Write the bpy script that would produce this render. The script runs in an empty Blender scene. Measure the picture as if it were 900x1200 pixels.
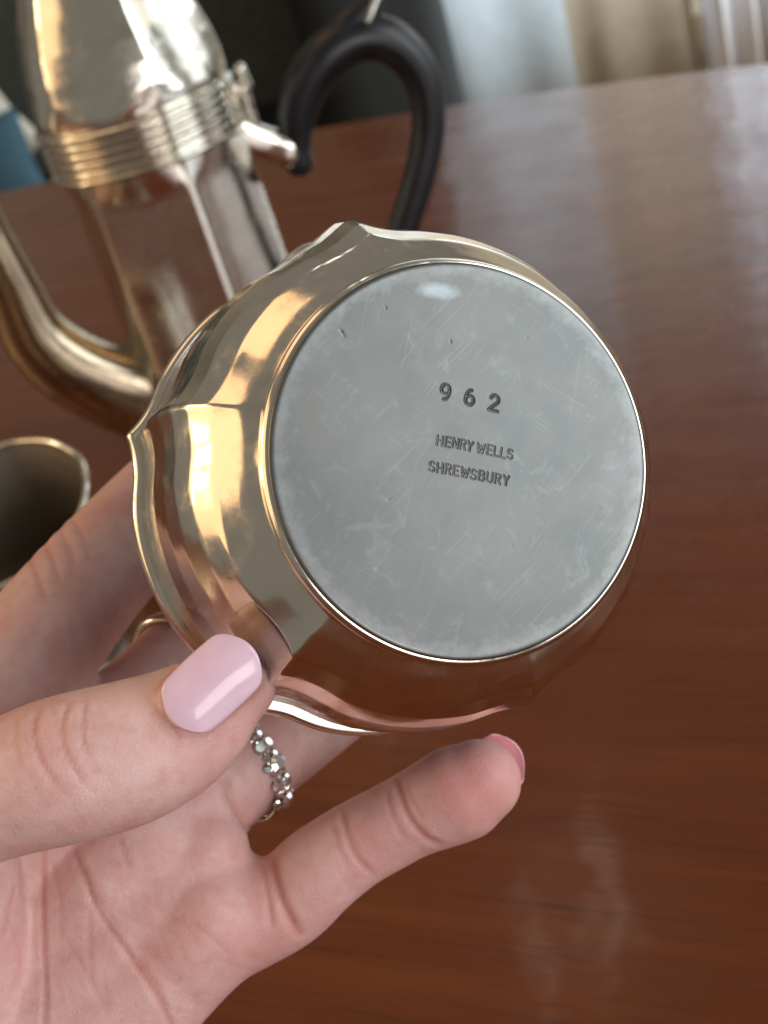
import bpy, bmesh, math, random
import numpy as np
from mathutils import Vector, Matrix

random.seed(7)
rng = np.random.default_rng(7)
scene = bpy.context.scene
COL = scene.collection

# ------------------------------------------------------------------ camera
F = 1500.0                                  # focal length in photograph pixels (900 x 1200)
PITCH, ROLL, HEIGHT = math.radians(30), math.radians(17.5), 0.253
fwd = Vector((0, math.cos(PITCH), -math.sin(PITCH)))
r0 = Vector((1, 0, 0)); u0 = Vector((0, math.sin(PITCH), math.cos(PITCH)))
rgt = math.cos(ROLL) * r0 - math.sin(ROLL) * u0
upv = math.sin(ROLL) * r0 + math.cos(ROLL) * u0
EYE = Vector((0, 0, HEIGHT))

def mm(x, y, z):
    """millimetres right / down / away from the eye -> world metres"""
    x, y, z = float(x), float(y), float(z)
    return EYE + (x * rgt - y * upv + z * fwd) * 0.001

def P(px, py, d):
    """point seen at (px, py), d metres away along the view axis"""
    return EYE + ((px - 450) / F * rgt - (py - 600) / F * upv + fwd) * d

def ray(px, py):
    px, py = float(px), float(py)
    return (px - 450) / F * rgt - (py - 600) / F * upv + fwd

def on_z(px, py, z):
    r = ray(px, py); return EYE + r * ((z - EYE.z) / r.z)

def on_y(px, py, y):
    r = ray(px, py); return EYE + r * ((y - EYE.y) / r.y)

cam_d = bpy.data.cameras.new('camera')
cam = bpy.data.objects.new('camera', cam_d); COL.objects.link(cam)
cam.matrix_world = Matrix((
    (rgt.x, upv.x, -fwd.x, EYE.x), (rgt.y, upv.y, -fwd.y, EYE.y),
    (rgt.z, upv.z, -fwd.z, EYE.z), (0, 0, 0, 1)))
cam_d.sensor_fit = 'VERTICAL'; cam_d.sensor_height = 36.0; cam_d.lens = 45.0
cam_d.clip_start = 0.01; cam_d.clip_end = 50
cam_d.dof.use_dof = True; cam_d.dof.focus_distance = 0.168; cam_d.dof.aperture_fstop = 29
scene.camera = cam

# ------------------------------------------------------------------ light
world = bpy.data.worlds.new('World'); scene.world = world; world.use_nodes = True
wn = world.node_tree.nodes; wl = world.node_tree.links
bg = wn['Background']
bg.inputs['Color'].default_value = (0.95, 0.88, 0.76, 1); bg.inputs['Strength'].default_value = 0.13

def area(name, loc, target, w, h, radiance, color, spread=180):
    d = bpy.data.lights.new(name, 'AREA'); d.shape = 'RECTANGLE'; d.size = w; d.size_y = h
    d.energy = radiance * math.pi * w * h; d.color = color; d.spread = math.radians(spread)
    o = bpy.data.objects.new(name, d); COL.objects.link(o)
    loc = Vector(loc); o.location = loc
    o.rotation_euler = (Vector(target) - loc).to_track_quat('-Z', 'Y').to_euler()
    return o
def cdir(x, y, z):
    return (x * rgt - y * upv + z * fwd).normalized()
BOWL = mm(5, -6, 185)
area('window_lamp_cool', BOWL + cdir(.78, -.30, -.56) * 1.5, BOWL, 1.15, 1.25, 2.5, (0.88, 0.96, 1.0))
area('fill_lamp_low', BOWL + cdir(.35, .28, -.88) * 1.1, BOWL, .55, .42, 3.2, (1.0, 0.96, 0.95))  # added frontal fill that brightens the palm, no real window
area('fill_lamp_overhead', BOWL + cdir(.62, -.74, -.26) * 1.3, BOWL, .60, .60, .62, (1.0, 0.96, 0.92))  # unseen fill added from above for the hand, not a window
area('window_lamp_side', (1.45, .75, .45), (0, .5, .12), .80, .75, .95, (0.90, 0.96, 1.0))
area('sunlit_lamp_warm', BOWL + cdir(-1.0, -.10, -.18) * 1.3, BOWL, 1.15, 1.0, 1.0, (1.0, 0.62, 0.30))
area('sunlit_lamp_warm', BOWL + cdir(-.58, -.81, -.12) * 1.3, BOWL, .62, .52, 1.0, (1.0, 0.56, 0.26))
for (sx, sy, sw, sh) in ((705, 1050, .030, .16), (640, 1120, .022, .12)):
    q_ = on_z(sx, sy, 0); dv = ray(sx, sy).normalized(); dv.z = -dv.z
    area('streak_lamp', q_ + dv * 1.3, q_, sw, sh, 2.3, (1.0, .90, .74))  # unseen strips added to reflect as pale streaks in the table
area('low_sun_lamp', BOWL + cdir(-1.0, -.24, -.04) * 1.4, BOWL, 0.11, 0.18, 17.0, (1.0, 0.80, 0.52))
area('low_sun_lamp', BOWL + cdir(-1.0, -.02, .06) * 1.4, BOWL, 0.09, 0.20, 15.0, (1.0, 0.80, 0.52))
scene.view_settings.view_transform = 'Standard'; scene.view_settings.look = 'None'
scene.view_settings.exposure = 0.60; scene.view_settings.gamma = 1.0
scene.view_settings.use_curve_mapping = False
scene.render.engine = 'CYCLES'
scene.cycles.use_denoising = True
scene.cycles.max_bounces = 10; scene.cycles.glossy_bounces = 6
scene.cycles.caustics_reflective = False; scene.cycles.caustics_refractive = False
scene.cycles.sample_clamp_indirect = 4.0

# ------------------------------------------------------------------ helpers
def link(o, parent=None):
    COL.objects.link(o)
    if parent: o.parent = parent
    return o

def empty(name, label, cat, matrix=None, group=None):
    o = bpy.data.objects.new(name, None); COL.objects.link(o)
    o.empty_display_size = 0.02
    if matrix is not None: o.matrix_world = matrix
    o['label'] = label; o['category'] = cat
    if group: o['group'] = group
    return o

def tag(o, label=None, cat=None, kind=None, group=None):
    for k, v in (('label', label), ('category', cat), ('kind', kind), ('group', group)):
        if v: o[k] = v
    return o

def mesh_obj(name, verts, faces, mat, parent=None, smooth=True):
    me = bpy.data.meshes.new(name)
    me.from_pydata([tuple(v) for v in verts], [], [tuple(f) for f in faces])
    me.update()
    if smooth: me.shade_smooth()
    if mat: me.materials.append(mat)
    return link(bpy.data.objects.new(name, me), parent)

def grid_faces(nr, nc, closed, off=0):
    out = []
    for i in range(nr - 1):
        for j in range(nc if closed else nc - 1):
            k = (j + 1) % nc
            out.append((off + i * nc + j, off + i * nc + k, off + (i + 1) * nc + k, off + (i + 1) * nc + j))
    return out

def catmull(pts, n):
    """dense samples through rows of pts (any number of columns)"""
    p = np.asarray(pts, float)
    p = np.vstack([2 * p[0] - p[1], p, 2 * p[-1] - p[-2]])
    out = []
    for i in range(1, len(p) - 2):
        for t in np.linspace(0, 1, n, endpoint=False):
            a, b, c, d = p[i - 1], p[i], p[i + 1], p[i + 2]
            out.append(.5 * ((2 * b) + (-a + c) * t + (2 * a - 5 * b + 4 * c - d) * t ** 2 + (-a + 3 * b - 3 * c + d) * t ** 3))
    out.append(p[-2])
    return np.array(out)

def tube(centers, ra, rb, ref, nseg=28, cap0=True, cap1=True, ncap=7, power=2.0):
    """swept closed surface; ra across (perpendicular to ref), rb along ref"""
    c = np.asarray(centers, float); ra = np.asarray(ra, float); rb = np.asarray(rb, float)
    t = np.gradient(c, axis=0); t /= np.linalg.norm(t, axis=1)[:, None]
    rows = []
    def ring(ci, ti, a, b):
        r = np.asarray(ref, float); r = r - ti * r.dot(ti); r /= np.linalg.norm(r)
        s = np.cross(ti, r)
        th = np.linspace(0, 2 * np.pi, nseg, endpoint=False)
        co, si = np.cos(th), np.sin(th)
        if power != 2.0:
            m = (np.abs(co) ** power + np.abs(si) ** power) ** (-1 / power); co, si = co * m, si * m
        return ci + np.outer(co * a, s) + np.outer(si * b, r)
    if cap0:
        for k in range(ncap):
            ph = (k + .5) / (ncap + .5) * math.pi / 2
            rows.append(ring(c[0] - t[0] * ra[0] * math.cos(ph), t[0], ra[0] * math.sin(ph), rb[0] * math.sin(ph)))
    for i in range(len(c)):
        rows.append(ring(c[i], t[i], ra[i], rb[i]))
    if cap1:
        for k in reversed(range(ncap)):
            ph = (k + .5) / (ncap + .5) * math.pi / 2
            rows.append(ring(c[-1] + t[-1] * ra[-1] * math.cos(ph), t[-1], ra[-1] * math.sin(ph), rb[-1] * math.sin(ph)))
    V = np.vstack(rows); n = len(rows)
    fs = grid_faces(n, nseg, True)
    fs.append(tuple(reversed(range(nseg)))); fs.append(tuple(range((n - 1) * nseg, n * nseg)))
    return V, fs

class Nodes:
    def __init__(self, name):
        self.m = bpy.data.materials.new(name); self.m.use_nodes = True
        self.t = self.m.node_tree; self.n = self.t.nodes; self.b = self.n['Principled BSDF']
    def new(self, ty, **kw):
        x = self.n.new(ty)
        for k, v in kw.items():
            if k.startswith('i_'):
                key = k[2:]; x.inputs[int(key) if key.isdigit() else key.replace('_', ' ')].default_value = v
            else: setattr(x, k, v)
        return x
    def link(self, a, ao, b, bi): self.t.links.new(a.outputs[ao], b.inputs[bi])
    def coords(self, scale=(1, 1, 1), rot=(0, 0, 0)):
        tc = self.new('ShaderNodeTexCoord'); m0 = self.new('ShaderNodeMapping'); mp = self.new('ShaderNodeMapping')
        m0.inputs['Rotation'].default_value = rot; mp.inputs['Scale'].default_value = scale
        self.link(tc, 'Object', m0, 'Vector'); self.link(m0, 'Vector', mp, 'Vector'); return mp
    def noise(self, mp, scale, detail=4, rough=.55, distort=0):
        x = self.new('ShaderNodeTexNoise'); x.inputs['Scale'].default_value = scale
        x.inputs['Detail'].default_value = detail; x.inputs['Roughness'].default_value = rough
        x.inputs['Distortion'].default_value = distort
        self.link(mp, 'Vector', x, 'Vector'); return x
    def ramp(self, src, out, stops):
        x = self.new('ShaderNodeValToRGB'); e = x.color_ramp.elements
        while len(e) < len(stops): e.new(.5)
        for el, (p, c) in zip(e, stops):
            el.position = p; el.color = c if len(c) == 4 else (*c, 1)
        self.link(src, out, x, 'Fac'); return x
    def rng(self, src, out, a, b, c, d):
        x = self.new('ShaderNodeMapRange'); 
        for k, v in zip(('From Min', 'From Max', 'To Min', 'To Max'), (a, b, c, d)): x.inputs[k].default_value = v
        self.link(src, out, x, 'Value'); return x
    def mix(self, a, b, fac=None, blend='MIX'):
        x = self.new('ShaderNodeMix', data_type='RGBA', blend_type=blend)
        for s, i in ((a, 6), (b, 7)):
            if isinstance(s, tuple) and not hasattr(s[0], 'outputs'): x.inputs[i].default_value = (*s, 1) if len(s) == 3 else s
            else: self.t.links.new(s[0].outputs[s[1]], x.inputs[i])
        if isinstance(fac, (int, float)): x.inputs[0].default_value = fac
        elif fac: self.t.links.new(fac[0].outputs[fac[1]], x.inputs[0])
        return x
    def bump(self, src, out, strength, dist, prev=None):
        x = self.new('ShaderNodeBump'); x.inputs['Strength'].default_value = strength; x.inputs['Distance'].default_value = dist
        self.link(src, out, x, 'Height')
        if prev: self.link(prev, 'Normal', x, 'Normal')
        return x
    def set(self, **kw):
        for k, v in kw.items(): self.b.inputs[k.replace('_', ' ')].default_value = v

# ------------------------------------------------------------------ materials
def mat_silver(name, col, rough, dent=.35, tint=(.62, .54, .42)):
    N = Nodes(name); mp = N.coords()
    n1 = N.noise(mp, 60, 3); n2 = N.noise(mp, 420, 5, .65); n3 = N.noise(mp, 2600, 2)
    c = N.mix(col, tint, (N.rng(n1, 'Fac', .45, .8, 0, .55), 0))
    N.link(c, 2, N.b, 'Base Color')
    sm = N.new('ShaderNodeMath', operation='MULTIPLY_ADD'); N.link(N.rng(N.noise(mp, 130, 6, .65, 1.5), 'Fac', .52, .70, 0, .13), 0, sm, 0); sm.inputs[1].default_value = 1.0
    N.link(N.rng(n2, 'Fac', .3, .75, rough * .6, rough * 1.5), 0, sm, 2); N.link(sm, 0, N.b, 'Roughness')
    b1 = N.bump(n1, 'Fac', dent, .0006); b2 = N.bump(n3, 'Fac', .04, .00006, b1)
    N.link(b2, 'Normal', N.b, 'Normal'); N.set(Metallic=1.0); return N.m

def mat_plate():
    """dull worn silver of the base: cloudy, covered with fine scratches, dark grime in the stamped grooves"""
    N = Nodes('worn_silver_plate'); mp = N.coords()
    cloud = N.noise(mp, 70, 5, .52, .8); fine = N.noise(mp, 2200, 3, .6); blot = N.noise(mp, 160, 3, .5, 1.5)
    col = N.ramp(cloud, 'Fac', [(.30, (.132, .134, .131)), (.46, (.145, .146, .141)), (.58, (.156, .152, .144)), (.74, (.168, .165, .163))])
    prev = None; mask = None
    for k, (ang, sx, sy, th) in enumerate(((-.80, 60, 13000, .71), (-.98, 120, 15000, .715), (.5, 80, 14000, .73), (-1.35, 45, 12000, .735))):
        m2 = N.coords((sx, sy, 1), (0, 0, ang)); s = N.noise(m2, 1.0, 1.5, .4, .25)
        sc = N.rng(s, 'Fac', th, th + .06, 0, 1)
        prev = N.bump(sc, 0, .06, .00004, prev)
        if mask is None: mask = sc
        else:
            a = N.new('ShaderNodeMath', operation='MAXIMUM'); N.link(mask, 0, a, 0); N.link(sc, 0, a, 1); mask = a
    c2 = N.mix((col, 0), (.50, .51, .50), (N.rng(mask, 0, 0, 1, 0, .30), 0))
    c2 = N.mix((c2, 2), (.205, .210, .208), (N.rng(N.noise(mp, 260, 6, .7, 1.2), 'Fac', .55, .72, 0, .55), 0))
    at = N.new('ShaderNodeAttribute', attribute_name='grime')
    c3 = N.mix((c2, 2), (.09, .10, .105), (at, 'Fac'))
    # tiny pits of corrosion
    v = N.new('ShaderNodeTexVoronoi'); v.inputs['Scale'].default_value = 300; N.link(mp, 'Vector', v, 'Vector')
    pit0 = N.rng(v, 'Distance', .05, .14, 1, 0)
    pn = N.rng(N.noise(mp, 210, 1), 'Fac', .62, .66, 0, 1)
    pit = N.new('ShaderNodeMath', operation='MULTIPLY'); N.link(pit0, 0, pit, 0); N.link(pn, 0, pit, 1)
    c4 = N.mix((c3, 2), (.20, .20, .20), (pit, 0))
    # polished worn edge, and a highlight painted into the colour; both broken by noise
    ln = N.new('ShaderNodeVectorMath', operation='LENGTH'); N.link(mp, 'Vector', ln, 0)
    wob = N.new('ShaderNodeMath', operation='MULTIPLY_ADD'); N.link(N.noise(mp, 500, 4, .7), 'Fac', wob, 0); wob.inputs[1].default_value = .0045; N.link(ln, 'Value', wob, 2)
    edge = N.rng(wob, 0, .0255, .0280, 0, 1)
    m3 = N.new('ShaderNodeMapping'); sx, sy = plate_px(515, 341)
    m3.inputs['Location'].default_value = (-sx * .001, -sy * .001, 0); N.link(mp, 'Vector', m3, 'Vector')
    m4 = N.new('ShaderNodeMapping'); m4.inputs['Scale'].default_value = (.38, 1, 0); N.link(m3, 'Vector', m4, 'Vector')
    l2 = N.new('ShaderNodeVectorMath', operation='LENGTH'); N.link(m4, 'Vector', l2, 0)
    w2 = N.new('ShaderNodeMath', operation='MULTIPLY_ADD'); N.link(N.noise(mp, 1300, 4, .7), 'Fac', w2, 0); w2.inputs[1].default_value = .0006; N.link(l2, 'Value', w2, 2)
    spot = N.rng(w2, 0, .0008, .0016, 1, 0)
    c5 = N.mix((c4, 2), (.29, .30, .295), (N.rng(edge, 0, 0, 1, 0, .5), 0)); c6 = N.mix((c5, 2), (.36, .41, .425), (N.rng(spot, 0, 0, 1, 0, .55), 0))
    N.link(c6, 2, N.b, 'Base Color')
    N.link(N.rng(blot, 'Fac', .35, .70, .385, .41), 0, N.b, 'Roughness')
    b = N.bump(fine, 'Fac', .10, .000012, prev); b2 = N.bump(cloud, 'Fac', .008, .0003, b)
    N.link(b2, 'Normal', N.b, 'Normal'); N.set(Metallic=1.0); return N.m

def mat_wood(angle):
    N = Nodes('mahogany'); 
    mp = N.coords((1.6, 26, 1), (0, 0, angle)); mf = N.coords((15, 620, 1), (0, 0, angle))
    big = N.noise(mp, 2.2, 5, .6, .8); fine = N.noise(mf, 1.0, 4, .65, .3)
    blot = N.noise(N.coords((1, 1, 1)), 9, 3)
    col = N.ramp(big, 'Fac', [(.22, (.090, .0195, .0036)), (.50, (.128, .0300, .0050)), (.78, (.170, .0440, .0072))])
    pores = N.rng(fine, 'Fac', .53, .68, 0, .52)
    c2 = N.mix((col, 0), (.022, .005, .002), (pores, 0))
    c3 = N.mix((c2, 2), (.120, .026, .007), (N.rng(blot, 'Fac', .45, .75, 0, .45), 0))
    N.link(c3, 2, N.b, 'Base Color')
    sm = N.noise(N.coords((3, 3, 1)), 7, 5, .6)
    N.link(N.rng(sm, 'Fac', .3, .75, .20, .36), 0, N.b, 'Roughness')
    b = N.bump(fine, 'Fac', .10, .0004); w = N.bump(N.noise(N.coords((1, 1, 1)), 26, 2), 'Fac', .12, .004, b)
    N.link(w, 'Normal', N.b, 'Normal')
    N.set(Coat_Weight=.30, Coat_Roughness=.07, Specular_IOR_Level=.38)
    N.link(w, 'Normal', N.b, 'Coat Normal'); return N.m

def mat_skin():
    N = Nodes('skin'); mp = N.coords()
    n1 = N.noise(mp, 70, 4, .6); n2 = N.noise(mp, 420, 5, .6); n3 = N.noise(mp, 1700, 3)
    c = N.ramp(n1, 'Fac', [(.30, (.68, .37, .335)), (.52, (.74, .46, .42)), (.75, (.78, .54, .495))])
    c2 = N.mix((c, 0), (.60, .26, .22), (N.rng(n2, 'Fac', .46, .72, 0, .42), 0))
    n5 = N.noise(mp, 190, 3, .6, .6); c2 = N.mix((c2, 2), (.60, .30, .27), (N.rng(n5, 'Fac', .52, .70, 0, .38), 0))
    c2 = N.mix((c2, 2), (.66, .50, .42), (N.rng(N.noise(mp, 120, 3, .5, 1.0), 'Fac', .56, .70, 0, .45), 0))
    at = N.new('ShaderNodeAttribute', attribute_name='crease')
    c3 = N.mix((c2, 2), (.50, .16, .13), (at, 'Fac'))
    at2 = N.new('ShaderNodeAttribute', attribute_name='flush')
    c4 = N.mix((c3, 2), (.62, .24, .22), (at2, 'Fac'))
    N.link(c4, 2, N.b, 'Base Color')
    v = N.new('ShaderNodeTexVoronoi'); v.inputs['Scale'].default_value = 1500; v.feature = 'DISTANCE_TO_EDGE'
    N.link(mp, 'Vector', v, 'Vector')
    N.link(N.rng(n2, 'Fac', .3, .7, .42, .56), 0, N.b, 'Roughness')
    b = N.bump(v, 'Distance', .42, .00015); b2 = N.bump(n2, 'Fac', .34, .0003, b); b3 = N.bump(n3, 'Fac', .25, .0001, b2)
    N.link(b3, 'Normal', N.b, 'Normal')
    N.set(Subsurface_Weight=.22, Subsurface_Radius=(1, .35, .2), Subsurface_Scale=.0035, Specular_IOR_Level=.42)
    return N.m

def mat_plain(name, col, rough=.5, metallic=0.0, coat=0.0, nscale=30, var=.25, bump=.1, bdist=.001, **kw):
    N = Nodes(name); mp = N.coords(); n = N.noise(mp, nscale, 4)
    dark = tuple(x * (1 - var) for x in col); lite = tuple(min(1, x * (1 + var)) for x in col)
    N.link(N.ramp(n, 'Fac', [(.3, dark), (.7, lite)]), 0, N.b, 'Base Color')
    N.link(N.rng(n, 'Fac', .3, .7, rough * .85, min(1, rough * 1.15)), 0, N.b, 'Roughness')
    if bump: N.link(N.bump(N.noise(mp, nscale * 6, 3), 'Fac', bump, bdist), 'Normal', N.b, 'Normal')
    N.set(Metallic=metallic, Coat_Weight=coat, Coat_Roughness=.06, **kw); return N.m

SILVER = mat_silver('polished_silver', (.88, .83, .74), .135)
SILVER_POT = mat_silver('pot_silver', (.84, .81, .73), .15, .25)
SKIN = mat_skin()
NAIL = mat_plain('pink_nail_varnish', (.86, .58, .70), .24, coat=.7, nscale=400, var=.03, bump=.02, bdist=.00005)
BLACK = mat_plain('black_ebony', (.011, .012, .015), .34, coat=.0, nscale=90, bump=.05, bdist=.0004)

# ------------------------------------------------------------------ table
a = on_z(0, 222, 0); b = on_z(530, 120, 0); c = on_z(900, 70, 0)
# circle through the three points seen on the far edge
def circ(p, q, r):
    ax, ay, bx, by, cx, cy = p.x, p.y, q.x, q.y, r.x, r.y
    d = 2 * (ax * (by - cy) + bx * (cy - ay) + cx * (ay - by))
    ux = ((ax**2 + ay**2) * (by - cy) + (bx**2 + by**2) * (cy - ay) + (cx**2 + cy**2) * (ay - by)) / d
    uy = ((ax**2 + ay**2) * (cx - bx) + (bx**2 + by**2) * (ax - cx) + (cx**2 + cy**2) * (bx - ax)) / d
    return Vector((ux, uy)), math.hypot(ax - ux, ay - uy)
ctr, RAD = circ(a, b, c)
chord = (Vector((c.x, c.y)) - Vector((a.x, a.y))).normalized()
norm = Vector((-chord.y, chord.x))
mid = (Vector((a.x, a.y)) + Vector((c.x, c.y))) / 2
outline = []
for s in np.linspace(-.85, .80, 60):
    q = mid + chord * s; k = (q - ctr); along = k.dot(chord); h = math.sqrt(max(RAD**2 - along**2, 0))
    outline.append(ctr + chord * along + norm * h)
outline += [mid + chord * .95 - norm * .20, mid + chord * .95 - norm * 1.75, mid - chord * 1.0 - norm * 1.75, mid - chord * 1.0 - norm * .25]
WOOD = mat_wood(-math.atan2(chord.y, chord.x))
table = empty('dining_table', 'large polished mahogany dining table with curved far edge under the silver', 'table', Matrix.Translation((0, .5, -.03)))
prof = [(-.012, 0), (-.005, -.0015), (-.001, -.005), (0, -.011), (-.002, -.019), (-.008, -.026), (-.02, -.03)]
n = len(outline); V = []; fs = []
nrm2 = []
for i in range(n):
    d = outline[(i + 1) % n] - outline[i - 1]; nrm2.append(Vector((-d.y, d.x)).normalized())
cen = sum(outline, Vector((0, 0))) / n
for o, z in prof:
    for i in range(n):
        w = nrm2[i] if nrm2[i].dot(outline[i] - cen) > 0 else -nrm2[i]
        q = outline[i] + w * o; V.append((q.x, q.y - .5, z + .03))
fs = grid_faces(len(prof), n, True); fs.append(tuple(range(n))); fs.append(tuple(reversed(range((len(prof) - 1) * n, len(prof) * n))))
top = mesh_obj('table_top', V, fs, WOOD, table, smooth=False)
bm = bmesh.new(); bm.from_mesh(top.data); bmesh.ops.recalc_face_normals(bm, faces=bm.faces); bm.to_mesh(top.data); bm.free()

# ------------------------------------------------------------------ room beyond the table
FLOOR = mat_plain('floor_boards', (.20, .13, .08), .5, nscale=5)
WALL = mat_plain('beige_wall', (.42, .35, .26), .8, nscale=4, var=.08)
fl = mesh_obj('floor', [(-4, -2, -.75), (4, -2, -.75), (4, 4.2, -.75), (-4, 4.2, -.75)], [(0, 1, 2, 3)], FLOOR, smooth=False); tag(fl, kind='structure')
wb = mesh_obj('wall', [(-4, 4.2, -.75), (4, 4.2, -.75), (4, 4.2, 2), (-4, 4.2, 2), (-4, 4.3, -.75), (4, 4.3, -.75), (4, 4.3, 2), (-4, 4.3, 2)],
              [(0, 1, 2, 3), (7, 6, 5, 4), (3, 2, 6, 7), (0, 3, 7, 4), (1, 5, 6, 2), (0, 4, 5, 1)], WALL, smooth=False); tag(wb, kind='structure')

def rounded_box(name, size, mat, parent, loc, rot=0.0, bev=.04, seg=4):
    bm = bmesh.new(); bmesh.ops.create_cube(bm, size=1)
    for v in bm.verts: v.co = Vector((v.co.x * size[0], v.co.y * size[1], v.co.z * size[2]))
    bmesh.ops.bevel(bm, geom=list(bm.edges), offset=bev, segments=seg, profile=.6, affect='EDGES')
    me = bpy.data.meshes.new(name); bm.to_mesh(me); bm.free(); me.shade_smooth(); me.materials.append(mat)
    o = bpy.data.objects.new(name, me); link(o, parent); o.location = loc; o.rotation_euler = (0, 0, rot); return o

CHAR = mat_plain('charcoal_fabric', (.026, .030, .030), .85, nscale=60, bump=.3)
CHAR2 = mat_plain('grey_green_fabric', (.11, .118, .105), .85, nscale=60, bump=.3)
SY = 2.05
ex = on_y(536, 60, SY).x
sofa = empty('sofa', 'dark charcoal sofa standing beyond the far edge of the table', 'sofa', Matrix.Translation((ex - 1.0, SY, -.75)))
rounded_box('seat', (1.9, .75, .42), CHAR, sofa, (.03, .42, .23))
rounded_box('backrest', (2.0, .22, .62), CHAR2, sofa, (-.02, .80, .71))
rounded_box('arm', (.20, .86, 1.05), CHAR, sofa, (.90, .42, .53), bev=.05)
rounded_box('arm', (.20, .86, .62), CHAR, sofa, (-.94, .42, .32), bev=.05)

def pillow(name, w, h, t, mat, matrix, label, cat):
    n = 24; V = []; 
    for sgn in (1, -1):
        for i in range(n + 1):
            for j in range(n + 1):
                u = i / n * 2 - 1; v = j / n * 2 - 1
                f = ((1 - u**2) * (1 - v**2)) ** .45
                pin = 1 - .08 * (1 - abs(u)) * abs(v)**3; pin2 = 1 - .08 * (1 - abs(v)) * abs(u)**3
                V.append((u * w / 2 * pin2, sgn * t / 2 * f, v * h / 2 * pin))
    m = (n + 1) ** 2; fs = [f for f in grid_faces(n + 1, n + 1, False)] + [tuple(reversed(f)) for f in grid_faces(n + 1, n + 1, False, m)]
    o = mesh_obj(name, V, fs, mat); o.matrix_world = matrix
    bm = bmesh.new(); bm.from_mesh(o.data); bmesh.ops.remove_doubles(bm, verts=bm.verts, dist=1e-5); bmesh.ops.recalc_face_normals(bm, faces=bm.faces); bm.to_mesh(o.data); bm.free()
    o.data.shade_smooth(); tag(o, label, cat); return o
BLUE = mat_plain('blue_fabric', (.026, .075, .105), .85, nscale=60, bump=.3)
CREAM = mat_plain('cream_fabric', (.45, .42, .34), .85, nscale=60, bump=.3)
q = on_y(-40, 232, 1.72); pillow('cushion', .22, .155, .09, BLUE, Matrix.Translation(q) @ Matrix.Rotation(-.12, 4, 'Y') @ Matrix.Rotation(-.3, 4, 'X'), 'blue cushion lying behind the table to the left of the coffee pot', 'cushion')
q = on_y(-22, 172, 1.86); pillow('cushion', .15, .12, .08, CREAM, Matrix.Translation(q) @ Matrix.Rotation(-.5, 4, 'Y') @ Matrix.Rotation(-.4, 4, 'X'), 'cream cushion propped up behind the blue one', 'cushion')

def curtain(name, x0, x1, y, mat, label, folds, amp, zlo=-.74, zhi=1.9):
    nx = folds * 12; V = []
    for off in (0, .004):
        for z in (zlo, zlo + .6, zlo + 1.3, zhi):
            for i in range(nx + 1):
                t = i / nx; ph = t * folds * 2 * math.pi
                V.append((x0 + (x1 - x0) * t, y + off + amp * math.sin(ph + .6 * math.sin(ph * .37)) * (1 + .2 * math.sin(z * 3 + ph)), z))
    m = 4 * (nx + 1); fs = grid_faces(4, nx + 1, False) + [tuple(reversed(f)) for f in grid_faces(4, nx + 1, False, m)]
    for i in range(nx): fs.append((i, m + i, m + i + 1, i + 1)); fs.append((3 * (nx + 1) + i, 3 * (nx + 1) + i + 1, m + 3 * (nx + 1) + i + 1, m + 3 * (nx + 1) + i))
    o = mesh_obj(name, V, fs, mat); tag(o, label, 'curtain'); return o
CY = 3.3
xa, xb, xc, xd = (on_y(p, 70, CY).x for p in (540, 672, 826, 1010))
curtain('curtain', xa - .1, xb, CY, mat_plain('blue_grey_curtain', (.52, .60, .64), .8, nscale=20, var=.06), 'pale blue grey curtain hanging beside the dark sofa', 2, .006)
curtain('curtain', xb + .01, xc, CY + .05, mat_plain('beige_curtain', (.40, .34, .25), .8, nscale=20, var=.08), 'beige curtain hanging between the pale grey and the white one', 2, .006)
curtain('curtain', xc + .01, xd, CY, mat_plain('white_curtain', (.86, .88, .92), .8, nscale=20, var=.04), 'white pleated curtain at the far right behind the table', 6, .03)
area('curtain_lamp', (2.1, 1.9, .9), (1.35, 3.3, .1), .8, .8, 38.0, (.88, .95, 1.0))  # added lamp out of view, brightens the curtains from the room side

# ------------------------------------------------------------------ the bowl that is held up
HS = 1.0
nrm = cdir(.30, -.10, -.95)
e1 = (rgt - nrm * rgt.dot(nrm)).normalized(); e2 = nrm.cross(e1)
BASE = mm(10.5, -6.9, 163.6)
BM = Matrix(((e1.x, e2.x, nrm.x, BASE.x), (e1.y, e2.y, nrm.y, BASE.y), (e1.z, e2.z, nrm.z, BASE.z), (0, 0, 0, 1)))
bowl = empty('sugar_bowl', 'small lobed silver bowl held up with its stamped flat base facing out', 'bowl', BM)

def plate_px(px, py):
    r = ray(px, py); t = (BASE - EYE).dot(nrm) / r.dot(nrm); q = EYE + r * t - BASE
    return q.dot(e1) * 1000, q.dot(e2) * 1000      # millimetres in the plate's plane

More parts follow.
